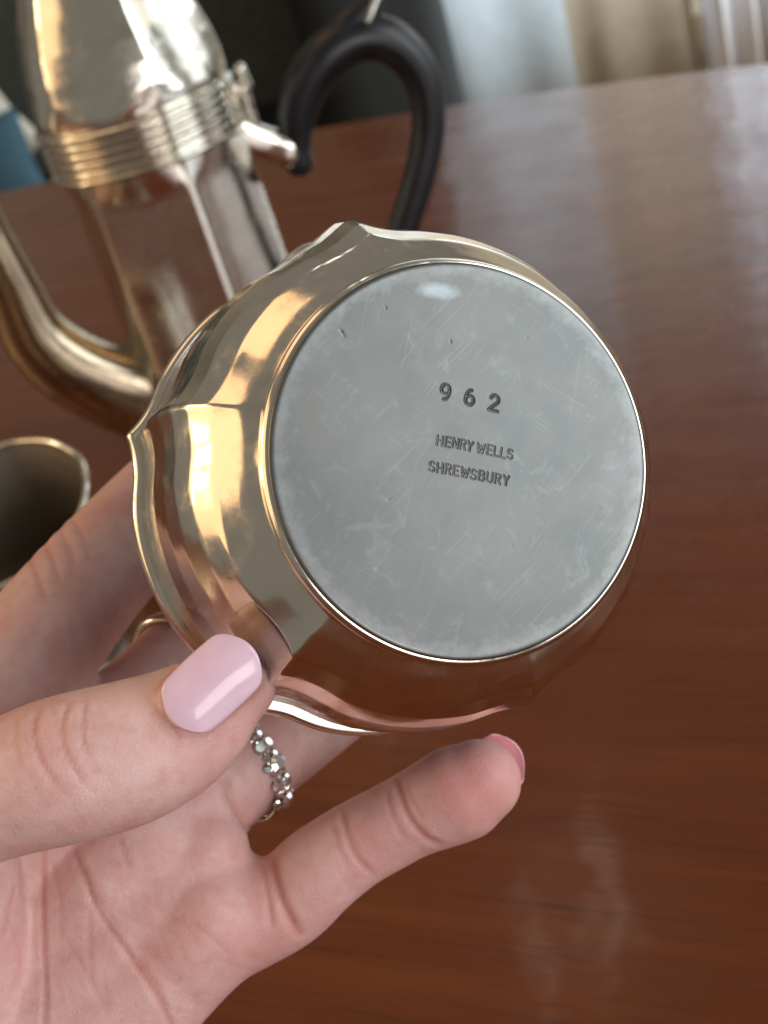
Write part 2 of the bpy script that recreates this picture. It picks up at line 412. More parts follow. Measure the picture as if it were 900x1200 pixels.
def arc(cx, cy, rx, ry, a0, a1, n=14):
    return [(cx + rx * math.cos(math.radians(a0 + (a1 - a0) * i / n)), cy + ry * math.sin(math.radians(a0 + (a1 - a0) * i / n))) for i in range(n + 1)]
GL = {
 'H': [[(0, 0), (0, 1)], [(.62, 0), (.62, 1)], [(0, .5), (.62, .5)]],
 'E': [[(.55, 0), (0, 0), (0, 1), (.55, 1)], [(0, .52), (.45, .52)]],
 'N': [[(0, 0), (0, 1), (.62, 0), (.62, 1)]],
 'R': [[(0, 0), (0, 1), (.36, 1)] + arc(.36, .76, .24, .24, 90, -90) + [(0, .52)], [(.30, .52), (.62, 0)]],
 'Y': [[(0, 1), (.31, .5), (.62, 1)], [(.31, .5), (.31, 0)]],
 'W': [[(0, 1), (.2, 0), (.42, .8), (.64, 0), (.84, 1)]],
 'L': [[(0, 1), (0, 0), (.52, 0)]],
 'S': [arc(.3, .75, .27, .25, 20, 270) + arc(.3, .25, .29, .25, 90, -160)],
 'B': [[(0, 0), (0, 1), (.34, 1)] + arc(.34, .76, .22, .24, 90, -90) + [(0, .52)], [(.34, .52)] + arc(.34, .26, .26, .26, 90, -90) + [(0, 0)]],
 'U': [[(0, 1), (0, .28)] + arc(.31, .28, .31, .28, 180, 360) + [(.62, 1)]],
 '9': [arc(.32, .68, .30, .30, -20, 340, 24), [(.61, .70)] + arc(.25, .62, .37, .60, 5, -85, 10)],
 '6': [arc(.32, .32, .30, .30, 160, 520, 24), [(.03, .30)] + arc(.39, .38, .37, .60, 185, 95, 10)],
 '2': [arc(.32, .70, .29, .29, 165, -30, 14) + [(.30, .30), (.03, 0), (.64, 0)]],
}
segs = []       # x0 y0 x1 y1 halfwidth depth (mm)
def stamp(text, p0, p1, hpx, hw, dep, gaps=None):
    """letters spread evenly with centres from pixel p0 to pixel p1 on the plate"""
    A = np.array(plate_px(*p0)); B = np.array(plate_px(*p1)); n = len(text)
    d = (B - A) / np.linalg.norm(B - A); upd = np.array((-d[1], d[0])); h = hpx * .11
    chars = [ch for ch in text]
    ws = [(max(x for st in GL[ch] for x, _ in st) if ch != ' ' else .12) for ch in chars]
    cents = np.linspace(0, 1, n) if gaps is None else gaps
    for ch, w, t in zip(chars, ws, cents):
        if ch == ' ': continue
        c0 = A + (B - A) * t; rot = random.uniform(-.05, .05); k = dep * random.uniform(.75, 1.1)
        off = random.uniform(-.03, .03) * h
        for st in GL[ch]:
            pts = []
            for x, y in st:
                xx, yy = (x - w / 2) * h * .92, (y - .5) * h
                xx, yy = xx * math.cos(rot) - yy * math.sin(rot), xx * math.sin(rot) + yy * math.cos(rot)
                pts.append(c0 + d * xx + upd * (yy + off))
            for q0, q1 in zip(pts, pts[1:]): segs.append((*q0, *q1, hw, k))
stamp('962', (522, 459.5), (579.5, 471.5), 18.5, .135, .13)
hw_, dp_ = .092, .075
stamp('HENRYWELLS', (516, 516), (598, 532), 11.2, hw_, dp_, [0, .113, .218, .323, .425, .580, .705, .805, .90, 1.0])
stamp('SHREWSBURY', (506.5, 546.5), (593.5, 563), 11.2, hw_, dp_, [0, .108, .215, .322, .44, .555, .665, .775, .885, 1.0])
S = np.array(segs)
X0, X1, Y0, Y1, st = -6.0, 9.2, -5.6, 11.2, .045
gx = np.arange(X0, X1 + 1e-6, st); gy = np.arange(Y0, Y1 + 1e-6, st)
GX, GY = np.meshgrid(gx, gy)
hgt = np.zeros_like(GX); grime = np.zeros_like(GX)
for x0, y0, x1, y1, hw, dep in S:
    m = 4 * hw
    ix = np.where((gx > min(x0, x1) - m) & (gx < max(x0, x1) + m))[0]; iy = np.where((gy > min(y0, y1) - m) & (gy < max(y0, y1) + m))[0]
    sl = np.ix_(iy, ix); xx, yy = GX[sl], GY[sl]
    L2 = (x1 - x0)**2 + (y1 - y0)**2 + 1e-9
    t = np.clip(((xx - x0) * (x1 - x0) + (yy - y0) * (y1 - y0)) / L2, 0, 1)
    d = np.hypot(xx - x0 - t * (x1 - x0), yy - y0 - t * (y1 - y0)) / hw
    g = -dep * np.clip(1 - d, 0, 1) ** .8 + .60 * dep * np.exp(-((d - 1.45) / .45)**2) * (d > .95)
    cur = hgt[sl]
    hgt[sl] = np.where((g < 0) | (cur < 0), np.minimum(cur, g), np.maximum(cur, g))
    grime[sl] = np.maximum(grime[sl], np.clip(1.05 - d, 0, 1) * (.52 if hw > .13 else .32))
def plate_relief(x, y):
    r = np.hypot(x, y)
    z = .011 * np.sin(x * .31 + 1) * np.cos(y * .27 - .6) + .003 * np.sin(x * .8 + y * .55) + .002 * np.sin(y * 1.1 - x * .4 + 2) - .10 * (r / 24)**2
    dx, dy = plate_px(515, 341)
    u = (x - dx) * .98 + (y - dy) * .15; v = (y - dy) * .98 - (x - dx) * .15
    z = z - .045 * np.exp(-(u / 2.0)**2 - (v / .8)**2)
    for px, py, s, dp in ((400, 388, .20, .10), (403, 393, .14, .08), (528, 400, .16, .09), (452, 360, .15, .06), (618, 395, .13, .05), (600, 640, .13, .05), (455, 585, .14, .05)):
        ax, ay = plate_px(px, py); z = z - dp * np.exp(-((x - ax)**2 + (y - ay)**2) / s**2)
    return z
hgt += plate_relief(GX, GY)
ny, nx = GX.shape
V = np.column_stack([GX.ravel(), GY.ravel(), hgt.ravel()]); fs = grid_faces(ny, nx, False)
gr = grime.ravel().tolist()
border = [(0, j) for j in range(nx)] + [(i, nx - 1) for i in range(1, ny)] + [(ny - 1, j) for j in range(nx - 2, -1, -1)] + [(i, 0) for i in range(ny - 2, 0, -1)]
bidx = np.array([i * nx + j for i, j in border]); nb = len(bidx)
bx, by = V[bidx, 0], V[bidx, 1]; ang = np.arctan2(by, bx)
RP = 25.0
rows = [bidx]; extra = []; cnt = len(V)
ks = list(np.linspace(0, 1, 70)[1:])
for t in ks:
    x = bx * (1 - t) + RP * np.cos(ang) * t; y = by * (1 - t) + RP * np.sin(ang) * t
    extra.append(np.column_stack([x, y, plate_relief(x, y)])); rows.append(np.arange(cnt, cnt + nb)); cnt += nb
zr = plate_relief(RP * np.cos(ang), RP * np.sin(ang))
for dr, dz in ((.25, -.03), (.5, -.12), (.68, -.28), (.78, -.5), (.8, -.9)):
    extra.append(np.column_stack([(RP + dr) * np.cos(ang), (RP + dr) * np.sin(ang), zr + dz])); rows.append(np.arange(cnt, cnt + nb)); cnt += nb
V = np.vstack([V] + extra)
for r_a, r_b in zip(rows, rows[1:]):
    for j in range(nb):
        k = (j + 1) % nb; fs.append((r_a[j], r_b[j], r_b[k], r_a[k]))
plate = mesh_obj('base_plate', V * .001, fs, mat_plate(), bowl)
gr = np.array(gr + [0.0] * (len(V) - len(gr)))
plate.data.attributes.new('grime', 'FLOAT', 'POINT').data.foreach_set('value', gr.astype(np.float32))
plate['label'] = 'dull flat base stamped 962 HENRY WELLS SHREWSBURY'

# body: six lobes with creased ridges and a scalloped flaring rim
RIDGE0 = [109, 168, 229, 292, 350, 407]
RIDGE1 = [105, 169, 240, 303, 352, 404]
profz = [0.5, 1.2, 2.2, 3.0, 3.8, 5.5, 8.5, 12, 16, 21, 27, 32, 36, 39, 41.5, 43.2, 44]
profr = [25.9, 26.5, 26.6, 26.1, 26.0, 28.2, 31.2, 33.2, 34.6, 35.5, 35.9, 35.8, 35.7, 35.8, 36.2, 36.8, 37.2]
amp_z = [0, 0, 0, .003, .012, .036, .058, .070, .076, .078, .078, .078, .078, .078, .078, .078, .078]
def bowl_r(th, z, spout=0):
    """th array (deg), z depth from base (mm)"""
    R = np.interp(z, profz, profr); A = np.interp(z, profz, amp_z); t = z / 44
    out = np.full_like(th, 1.0)
    best = np.full_like(th, 1e9); 
    for k in range(6):
        a0 = RIDGE0[k] + (RIDGE1[k] - RIDGE0[k]) * t
        d = np.abs((th - a0 + 180) % 360 - 180); best = np.minimum(best, d)
        sd = np.sqrt(d**2 + .5)
        if k == 0:
            s = np.clip((z - 10) / 30, 0, 1)
            out += A * ((1 - s) * np.exp(-sd / 4.6) + s * (1.05 * np.exp(-(d / 10.5)**2) + .45 * np.exp(-sd / 5)))
            out -= .030 * s * np.exp(-((d - 19) / 4.5)**2)
        else:
            out += A * (0, .85, .8, .5, 0, 0)[k] * np.exp(-sd / 3.6)
    out -= .10 * A * np.exp(-((best - 9) / 5)**2)
    out += .012 * np.clip((z - 4) / 10, 0, 1) * np.sin(np.radians(np.clip(best, 0, 30) * 3))
    tr = np.radians(th); k_ = np.clip((z - 4) / 8, 0, 1)
    out += k_ * (.0012 * np.sin(7 * tr + z * .18) * np.sin(z * .25 + 1.3 + 2 * np.sin(3 * tr)) + .0006 * np.sin(17 * tr - z * .3 + 1) * np.sin(z * .4 + 5 * tr))
    return R * out
NT = 720
th = np.linspace(0, 360, NT, endpoint=False); ct, sn = np.cos(np.radians(th)), np.sin(np.radians(th))
zs = np.concatenate([np.linspace(.5, 4, 16), np.linspace(4.5, 40.6, 74)])
rows = []
rows.append(np.column_stack([24.8 * ct, 24.8 * sn, np.full(NT, -1.0)]))
for z in zs:
    r = bowl_r(th, z); rows.append(np.column_stack([r * ct, r * sn, np.full(NT, -z)]))
for z in np.linspace(40.6, 5, 30):
    r = bowl_r(th, z) - 1.1; rows.append(np.column_stack([r * ct, r * sn, np.full(NT, -z)]))
rows.append(np.column_stack([8 * ct, 8 * sn, np.full(NT, -3.2)])); rows.append(np.column_stack([.05 * ct, .05 * sn, np.full(NT, -3.0)]))
V = np.vstack(rows)
fs = [tuple(reversed(f)) for f in grid_faces(len(rows), NT, True)]
mesh_obj('body', V * .001, fs, SILVER, bowl)
# rim: rolled lip sitting on the scalloped mouth
rr = bowl_r(th, 41.0)
rows = []
for k in range(15):
    a_ = k / 14 * 2 * math.pi
    rows.append(np.column_stack([(rr + .1 + 1.15 * math.cos(a_)) * ct, (rr + .1 + 1.15 * math.cos(a_)) * sn, -41.3 + 1.5 * math.sin(a_) + 0 * ct]))
mesh_obj('rim', np.vstack(rows) * .001, [f for f in grid_faces(15, NT, True)], SILVER, bowl)

# ------------------------------------------------------------------ coffee pot
PY = .546
pb = on_y(165, 145, PY); pot_xy = (pb.x, PY)
pot = empty('coffee_pot', 'tall panelled silver coffee pot with ribbed collar and black handle on the table', 'coffee pot', Matrix.Translation((pot_xy[0], PY, 0)))
BANDZ = pb.z
SC = 1.0
cr = BANDZ - .0
def hexr(thd, amt, rnd=.35):
    """relative radius of a six sided section with softly bulging panels and creased corners"""
    b = np.full_like(thd, 1e9)
    for k in range(6):
        b = np.minimum(b, np.abs((thd - POTA - 60 * k + 180) % 360 - 180))
    flat = np.cos(np.radians(30)) / np.cos(np.radians(30 - b)) 
    return 1 + amt * .86 * (flat - 1) * (1 - .25 * np.exp(-(b / 4)**2))
# corners seen at -40, 20 and 80 degrees from the view direction (camera side is -y)
POTA = -90 + 20
NP = 288
tp = np.linspace(0, 360, NP, endpoint=False); cp, sp = np.cos(np.radians(tp)), np.sin(np.radians(tp))
def lathe(name, prof, mat, parent, amt=lambda z: 0, closed=False):
    rows = []
    for z, r in prof:
        k = hexr(tp, amt(z)); rows.append(np.column_stack([r * k * cp, r * k * sp, np.full(NP, z)]))
    fs = grid_faces(len(rows), NP, True)
    if closed: 
        fs.append(tuple(reversed(range(NP)))); fs.append(tuple(range((len(rows) - 1) * NP, len(rows) * NP)))
    return mesh_obj(name, np.vstack(rows), fs, mat, parent)
zb = BANDZ - .011; zt = BANDZ + .010
bp = [(.006, .041), (.010, .0405), (.02, .0412), (.05, .0415), (.09, .0408), (zb - .012, .040), (zb - .003, .0395), (zb + .002, .0392)]
zz = np.linspace(bp[0][0], bp[-1][0], 60)
lathe('body', [(z, float(np.interp(z, *zip(*bp)))) for z in zz], SILVER_POT, pot, lambda z: .78 * min(1, max(0, (zb + .001 - z) / .012)), True)
lathe('foot', [(0, .002), (0, .044), (.002, .0450), (.0045, .0445), (.0062, .0425), (.0080, .0412), (.0085, .002)], SILVER_POT, pot, lambda z: .5)
nrib = 6
for k in range(nrib):
    z0 = zb + (zt - zb) * k / nrib; z1 = zb + (zt - zb) * (k + 1) / nrib; h = z1 - z0
    r_ = .0412 + (.0006 if k in (0, nrib - 1) else 0)
    lathe('collar_rib', [(z0, r_ - .004), (z0, r_ - .0018)] + [(z0 + h * (.08 + .84 * t), r_ - .0018 + .0026 * math.sin(math.pi * t) ** .7) for t in np.linspace(0, 1, 9)] + [(z1, r_ - .0018), (z1, r_ - .004)], SILVER_POT, pot, lambda z: .08)
lid_p = [(0, .0405), (.004, .0412), (.010, .0414), (.018, .0403), (.028, .0378), (.038, .0342), (.05, .0290), (.06, .0230), (.068, .016), (.073, .010), (.076, .004)]
zz = np.linspace(0, .076, 60)
lid = lathe('lid', [(zt + z, float(np.interp(z, *zip(*lid_p)))) for z in zz], SILVER_POT, pot, lambda z: .50 * min(1, max(0, (z - zt) / .012)), True)
lathe('finial', [(zt + .074, .004), (zt + .078, .0045), (zt + .082, .009), (zt + .087, .0105), (zt + .092, .008), (zt + .096, .001)], BLACK, lid, lambda z: 0, True)

def pot_tube(name, path, mat, parent, nseg=24, ref=(0, 1, 0), cap=True, power=2.0, yoff=None):
    """path rows: px, py, half thickness in px, half depth in m factor, y offset"""
    d = catmull(path, 10); C = []; ra = []; rb = []
    for row in d:
        y = PY + row[4]; q = on_y(row[0], row[1], float(y)); dep = (q - EYE).dot(fwd)
        C.append((q.x - pot_xy[0], q.y - PY, q.z)); ra.append(row[2] / F * dep); rb.append(row[2] / F * dep * row[3])
    V, f = tube(C, ra, rb, ref, nseg, cap, cap, power=power)
    return mesh_obj(name, V, f, mat, parent)
handle = pot_tube('handle', [
    (350, 190, 17, 1, 0), (346, 166, 19, 1, 0), (348, 134, 23, 1, 0), (360, 98, 26, 1, 0), (384, 66, 28, 1, 0), (416, 46, 27, 1, 0),
    (450, 46, 26, 1, 0), (479, 67, 24, 1, 0), (498, 102, 22, 1, 0), (502, 150, 20, 1, 0), (492, 205, 19, 1, 0), (475, 260, 18, 1, 0), (452, 320, 17, 1, 0), (425, 375, 16, 1, 0), (398, 415, 14, 1, 0)], BLACK, pot, 28)
pot_tube('handle_spur', [(412, 38, 27, .8, 0), (426, 20, 22, .7, 0), (437, 2, 14, .7, 0), (444, -20, 8, .7, 0)], BLACK, handle, 16)
PIN = mat_plain('silver_pin', (.8, .78, .72), .2, 1.0, nscale=200, bump=0)
pot_tube('handle_pin', [(428, 22, 5, 5.0, 0), (436, 6, 6, 3.2, 0), (442, -8, 7, 2.0, 0)], PIN, handle, 12)
pot_tube('handle_socket', [(268, 150, 21, 1, 0), (290, 160, 19, 1, 0), (315, 168, 18, 1, 0), (332, 174, 19, 1, 0), (340, 176, 19, 1, 0)], SILVER_POT, pot, 24, power=4)
pot_tube('handle_socket', [(340, 398, 17, 1, 0), (370, 410, 14, 1, 0), (395, 418, 15, 1, 0), (408, 420, 15, 1, 0)], SILVER_POT, pot, 24, power=4)
hinge = pot_tube('hinge', [(262, 112, 9, 1, 0), (276, 106, 9, 1, 0), (286, 100, 8, 1, 0)], SILVER_POT, pot, 20, power=4)
for (x_, y_, x2, y2, r_) in ((281, 80, 289, 100, 7), (284, 102, 290, 120, 7), (290, 122, 298, 144, 6)):
    pot_tube('hinge_knuckle', [(x_, y_, r_, 2.2, 0), ((x_ + x2) / 2, (y_ + y2) / 2, r_, 2.2, 0), (x2, y2, r_, 2.2, 0)], SILVER_POT, hinge, 16)
pot_tube('spout', [(215, 484, 62, .72, 0), (172, 466, 54, .72, 0), (124, 450, 48, .74, -.002), (78, 426, 44, .76, -.004), (40, 390, 38, .8, -.006), (15, 338, 32, .85, -.008), (-12, 282, 28, .9, -.01), (-36, 226, 24, .9, -.01), (-64, 180, 20, .9, -.01), (-98, 152, 17, .9, -.01)], mat_silver('spout_shaded_silver', (.46, .38, .27), .17, .3, (.26, .20, .13)), pot, 36, power=2.6)  # spout colour darkened, standing in for its dark reflections

# ------------------------------------------------------------------ second vessel on the table
JZ = .062
jc = on_z(-2, 603, JZ)
jug = empty('cream_jug', 'open silver jug standing on the table at the left below the spout', 'jug', Matrix.Translation((jc.x, jc.y, 0)))
DARKSIL = mat_plain('dark_inside', (.25, .21, .165), .5, .8, nscale=14, var=.12, bump=.03)  # inner wall coloured darker than the outer silver
jp = [(.0, .026), (.002, .0268), (.004, .026), (.008, .029), (.016, .0345), (.026, .0365), (.040, .036), (.052, .0355), (.058, .0362), (JZ, .0375)]
lift_d = Vector((.25, 1)).normalized()
def jug_rows(off, zz, rev=False):
    rows = []
    for z in zz:
        r = float(np.interp(z, *zip(*jp))) + off
        b = np.full_like(tp, 1e9)
        for k in range(6): b = np.minimum(b, np.abs((tp - 20 - 60 * k + 180) % 360 - 180))
        k_ = r * .90 * (1 + .02 * np.clip(z / .03, 0, 1) * np.exp(-(b / 9)**2))
        up = (cp * lift_d.x + sp * lift_d.y) * .0105 * (z / JZ)**3
        rows.append(np.column_stack([k_ * cp, k_ * sp, z + up]))
    return rows
rows = jug_rows(0, np.linspace(.0, JZ, 40))
mesh_obj('body', np.vstack(rows), grid_faces(len(rows), NP, True), SILVER_POT, jug)
rows = jug_rows(-.0012, np.linspace(JZ, .004, 30)); rows.append(rows[-1] * np.array((.02, .02, 1)))
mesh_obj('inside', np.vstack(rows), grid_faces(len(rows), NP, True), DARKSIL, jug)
last = jug_rows(0, [JZ])[0]; rows = []
for k in range(13):
    a_ = k / 12 * 2 * math.pi; rows.append(np.column_stack([last[:, 0] + (.0011 * math.cos(a_) - .0004) * cp, last[:, 1] + (.0011 * math.cos(a_) - .0004) * sp, last[:, 2] + 0.0012 * math.sin(a_)]))
mesh_obj('rim', np.vstack(rows), [tuple(reversed(f)) for f in grid_faces(13, NP, True)], SILVER_POT, jug)

# ------------------------------------------------------------------ the hand (built in millimetres right / down / away)
def hp(px, py, d): return np.array(((px - 450) / F * d, (py - 600) / F * d, d))
parts_v, parts_f, noff = [], [], 0
def limb(stations, rbk=1.0, n=8, cap0=True, cap1=True, power=2.0):
    """stations: px, py, depth mm, radius px"""
    global noff
    c = []; r = []
    d = catmull([(*hp(s[0], s[1], s[2]), s[3] / F * s[2], (s[4] if len(s) > 4 else rbk)) for s in stations], n)
    V, f = tube(d[:, :3], d[:, 3], d[:, 3] * d[:, 4], (0, 0, -1), 36, cap0, cap1, power=power)
    parts_v.append(V); parts_f.extend([tuple(i + noff for i in q) for q in f]); noff += len(V)
# thumb
limb([(-190, 985, 178, 104), (-100, 952, 172, 92), (-40, 936, 169, 84), (10, 922, 168, 82), (60, 906, 167, 87, .95), (100, 896, 167, 88, .93), (150, 882, 167.5, 86, .9), (200, 860, 168, 79, .86), (238, 834, 168.5, 68, .84), (264, 814, 169.5, 57, .85), (280, 804, 170.5, 46, .9)])
# thenar and metacarpals
limb([(-190, 985, 178, 104), (-170, 1080, 186, 115), (-190, 1220, 194, 118), (-260, 1400, 202, 110)])
limb([(-60, 1010, 190, 80), (-70, 1150, 197, 100), (-120, 1300, 203, 100)])
limb([(0, 815, 203, 80), (-90, 950, 206, 84), (-200, 1180, 208, 86), (-290, 1370, 210, 84)])
limb([(95, 893, 206, 80), (0, 1010, 207, 84), (-120, 1190, 209, 86), (-250, 1420, 210, 84)])
limb([(172, 985, 206, 80), (90, 1080, 206, 84), (-40, 1240, 207, 88), (-200, 1460, 208, 86)])
limb([(250, 1075, 204, 76), (190, 1125, 204, 84), (60, 1260, 204, 96), (-120, 1470, 205, 92)])
limb([(230, 1000, 206, 62), (150, 1100, 204, 80), (20, 1200, 205, 90)])
# fingers
limb([(252, 1080, 205, 74), (330, 1058, 204, 57), (372, 1022, 203, 54), (412, 993, 202.5, 51), (450, 972, 202, 50), (482, 955, 201, 50), (518, 938, 200, 55), (543, 926, 199.5, 57), (562, 915, 199, 50)])
limb([(172, 985, 207, 78), (240, 925, 212, 68), (318, 868, 222, 63), (400, 806, 236, 58), (480, 735, 250, 55), (545, 650, 262, 52), (570, 570, 264, 46)])
limb([(95, 893, 206, 76), (178, 820, 222, 65), (254, 738, 238, 61), (340, 650, 254, 58), (420, 560, 264, 52), (470, 490, 262, 46)])
limb([(0, 815, 202, 80), (62, 735, 209, 73), (120, 665, 222, 67), (200, 585, 240, 64), (290, 495, 252, 56), (350, 430, 254, 48)])
# web between ring and little finger
limb([(225, 1010, 206, 50), (285, 1040, 205, 40), (318, 1052, 205, 36)])

tmp = mesh_obj('hand_raw', np.vstack(parts_v), parts_f, None)
bm = bmesh.new(); bm.from_mesh(tmp.data); bmesh.ops.recalc_face_normals(bm, faces=bm.faces); bm.to_mesh(tmp.data); bm.free()
md = tmp.modifiers.new('remesh', 'REMESH'); md.mode = 'VOXEL'; md.voxel_size = .50; md.adaptivity = 0
dg = bpy.context.evaluated_depsgraph_get(); ev = tmp.evaluated_get(dg); me = bpy.data.meshes.new_from_object(ev)
bpy.data.objects.remove(tmp)
nv = len(me.vertices); co = np.empty(nv * 3); me.vertices.foreach_get('co', co); co = co.reshape(-1, 3)
ed = np.empty(len(me.edges) * 2, int); me.edges.foreach_get('vertices', ed); ed = ed.reshape(-1, 2)
deg = np.bincount(ed.ravel(), minlength=nv).astype(float)
def lap(x):
    out = np.empty_like(x)
    for k in range(x.shape[1]):
        out[:, k] = (np.bincount(ed[:, 0], x[ed[:, 1], k], nv) + np.bincount(ed[:, 1], x[ed[:, 0], k], nv)) / deg
    return out
for _ in range(38): co = co + .6 * (lap(co) - co); co = co - .30 * (lap(co) - co)

def normals():
    me.vertices.foreach_set('co', co.ravel()); me.update()
    nn = np.empty(nv * 3); me.vertex_normals.foreach_get('vector', nn) if hasattr(me.vertex_normals, 'foreach_get') else me.vertices.foreach_get('normal', nn)
    return nn.reshape(-1, 3)
def pix(): return np.column_stack([450 + co[:, 0] / co[:, 2] * F, 600 + co[:, 1] / co[:, 2] * F])
crease = np.zeros(nv); flush = np.zeros(nv)
def line_dist(p, pts):
    best = np.full(len(p), 1e9); tt = np.zeros(len(p)); n = len(pts) - 1
    for i in range(n):
        a_, b_ = np.array(pts[i], float), np.array(pts[i + 1], float); d = b_ - a_
        t = np.clip(((p - a_) @ d) / (d @ d), 0, 1); q = np.linalg.norm(p - a_ - t[:, None] * d, axis=1)
        m = q < best; best[m] = q[m]; tt[m] = (i + t[m]) / n
    return best, tt
def carve(pts, w, dep, zlo, zhi, red=.5, lip=.10, facing=-.1):
    """press a crease into the skin along pts (pixels), w pixels half width, dep millimetres"""
    global co
    nn = normals(); p = pix(); sm = catmull(pts, 6)
    d, t = line_dist(p, sm)
    ok = (nn[:, 2] < facing) & (co[:, 2] > zlo) & (co[:, 2] < zhi) & (d < w * 5)
    fade = np.clip(np.minimum(t, 1 - t) / .16, 0, 1) ** .7
    disp = (-dep * np.exp(-(d / w)**2) + lip * dep * np.exp(-((d - 2.4 * w) / (1.1 * w))**2)) * fade * ok
    co = co + nn * disp[:, None]
    crease[:] = np.maximum(crease, red * np.exp(-(d / (1.3 * w))**2) * fade * ok)
# thumb knuckle folds
TZ = (150, 178)
for pts, w, dep, red in (
    ([(47, 826), (40, 850), (42, 872), (50, 895), (66, 922)], 3.4, .34, .34), ([(60, 822), (66, 850), (70, 880), (78, 905)], 2.6, .18, .2), ([(84, 818), (74, 842), (74, 868), (84, 896), (98, 918)], 3.2, .32, .34),
    ([(101, 816), (98, 840), (98, 865), (103, 888)], 3.0, .30, .34), ([(116, 818), (118, 845), (116, 868)], 2.4, .14, .15), ([(20, 838), (18, 868), (26, 900)], 3, .16, .2), ([(84, 850), (92, 858), (98, 876)], 2.4, .14, .15),
    ([(52, 850), (58, 872), (62, 900)], 1.8, .10, .12), ([(88, 830), (88, 850), (90, 872)], 1.8, .10, .12), ([(108, 830), (109, 852), (108, 880)], 1.8, .10, .12), ([(30, 842), (30, 862), (36, 890)], 1.8, .10, .12),
    ([(56, 906), (72, 926), (92, 940)], 2.2, .10, .12), ([(86, 902), (100, 920), (116, 932)], 2.2, .10, .12), ([(44, 868), (60, 864), (74, 866)], 1.6, .07, .08), ([(70, 884), (86, 880), (100, 882)], 1.6, .07, .08)):
    carve(pts, w, dep, *TZ, red)
# palm lines
PZ = (180, 225)
carve([(84, 985), (98, 1025), (118, 1070), (150, 1118), (185, 1170), (215, 1235)], 3.4, .38, *PZ, .5)
carve([(96, 1012), (116, 1050), (142, 1092)], 2.2, .15, *PZ, .25)
carve([(160, 1120), (182, 1150), (196, 1180)], 2.0, .18, *PZ, .3)
carve([(52, 985), (50, 1040), (51, 1100), (53, 1170), (50, 1240)], 2.8, .32, *PZ, .45)
carve([(138, 980), (146, 1000), (152, 1018)], 3, .2, *PZ, .25)
carve([(225, 1080), (250, 1098), (268, 1118)], 2.4, .14, *PZ, .2)
carve([(100, 1010), (108, 1050), (104, 1100), (110, 1170)], 3, .14, *PZ, .12)
carve([(20, 1030), (10, 1080), (-5, 1120)], 3, .2, *PZ, .15)
carve([(70, 1090), (95, 1130), (128, 1190)], 2.4, .12, *PZ, .15)
carve([(125, 1060), (170, 1085), (210, 1095)], 2.0, .10, *PZ, .12)
carve([(60, 1010), (72, 1060), (70, 1110)], 2.2, .12, *PZ, .15)
carve([(5, 1060), (24, 1120), (22, 1190)], 2.4, .14, *PZ, .15)
carve([(255, 1130), (240, 1160), (215, 1185)], 2.2, .10, *PZ, .12)
carve([(150, 1100), (195, 1140), (240, 1190)], 14, .35, *PZ, .05)
for k in range(46):
    x_, y_ = random.uniform(0, 300), random.uniform(985, 1200); a_ = random.choice((1.1, -.6, .4)) + random.uniform(-.3, .3); l_ = random.uniform(10, 28)
    carve([(x_ - l_ * math.cos(a_), y_ - l_ * math.sin(a_)), (x_ + random.uniform(-3, 3), y_ + random.uniform(-3, 3)), (x_ + l_ * math.cos(a_), y_ + l_ * math.sin(a_))], 1.8, .07, *PZ, .10)
# little finger joints
carve([(462, 905), (470, 932), (480, 958), (500, 982), (520, 990)], 3.4, .40, *PZ, .6)
carve([(474, 915), (484, 940), (496, 962)], 2.4, .14, *PZ, .3)
carve([(452, 925), (460, 955), (474, 985)], 2.4, .16, *PZ, .3)
carve([(398, 942), (406, 975), (418, 1005), (440, 1028)], 3.2, .26, *PZ, .4)
carve([(388, 962), (396, 990), (410, 1020)], 2.4, .12, *PZ, .25)
carve([(318, 1000), (322, 1030), (332, 1062), (352, 1100)], 5, .6, *PZ, .5)
carve([(306, 1010), (314, 1050), (318, 1090)], 4, .3, *PZ, .3)
# ring finger base, index wrinkles
carve([(262, 905), (272, 940), (292, 975)], 5, .6, 190, 235, .4)
for x_, y_ in ((62, 655), (80, 640), (98, 632), (45, 675)): carve([(x_ - 14, y_ - 28), (x_, y_), (x_ + 8, y_ + 30)], 3.5, .28, 190, 240, .2)
# soft pads
def swell(px, py, r, h, zlo, zhi):
    global co
    nn = normals(); p = pix(); d = np.hypot(p[:, 0] - px, p[:, 1] - py)
    ok = (nn[:, 2] < 0) & (co[:, 2] > zlo) & (co[:, 2] < zhi); co = co + nn * (h * np.exp(-(d / r)**2) * ok)[:, None]
swell(545, 925, 40, .5, *PZ); swell(440, 970, 22, .4, *PZ); swell(240, 1080, 60, 1.2, *PZ); swell(255, 985, 34, 1.0, *PZ); swell(110, 1040, 40, .6, *PZ)
p = pix()
for px, py, r, k in ((555, 918, 62, .85), (300, 830, 36, .5), (300, 1085, 70, .45), (440, 980, 50, .45), (225, 1090, 90, .35)):
    flush = np.maximum(flush, k * np.exp(-((p[:, 0] - px)**2 + (p[:, 1] - py)**2) / r**2))

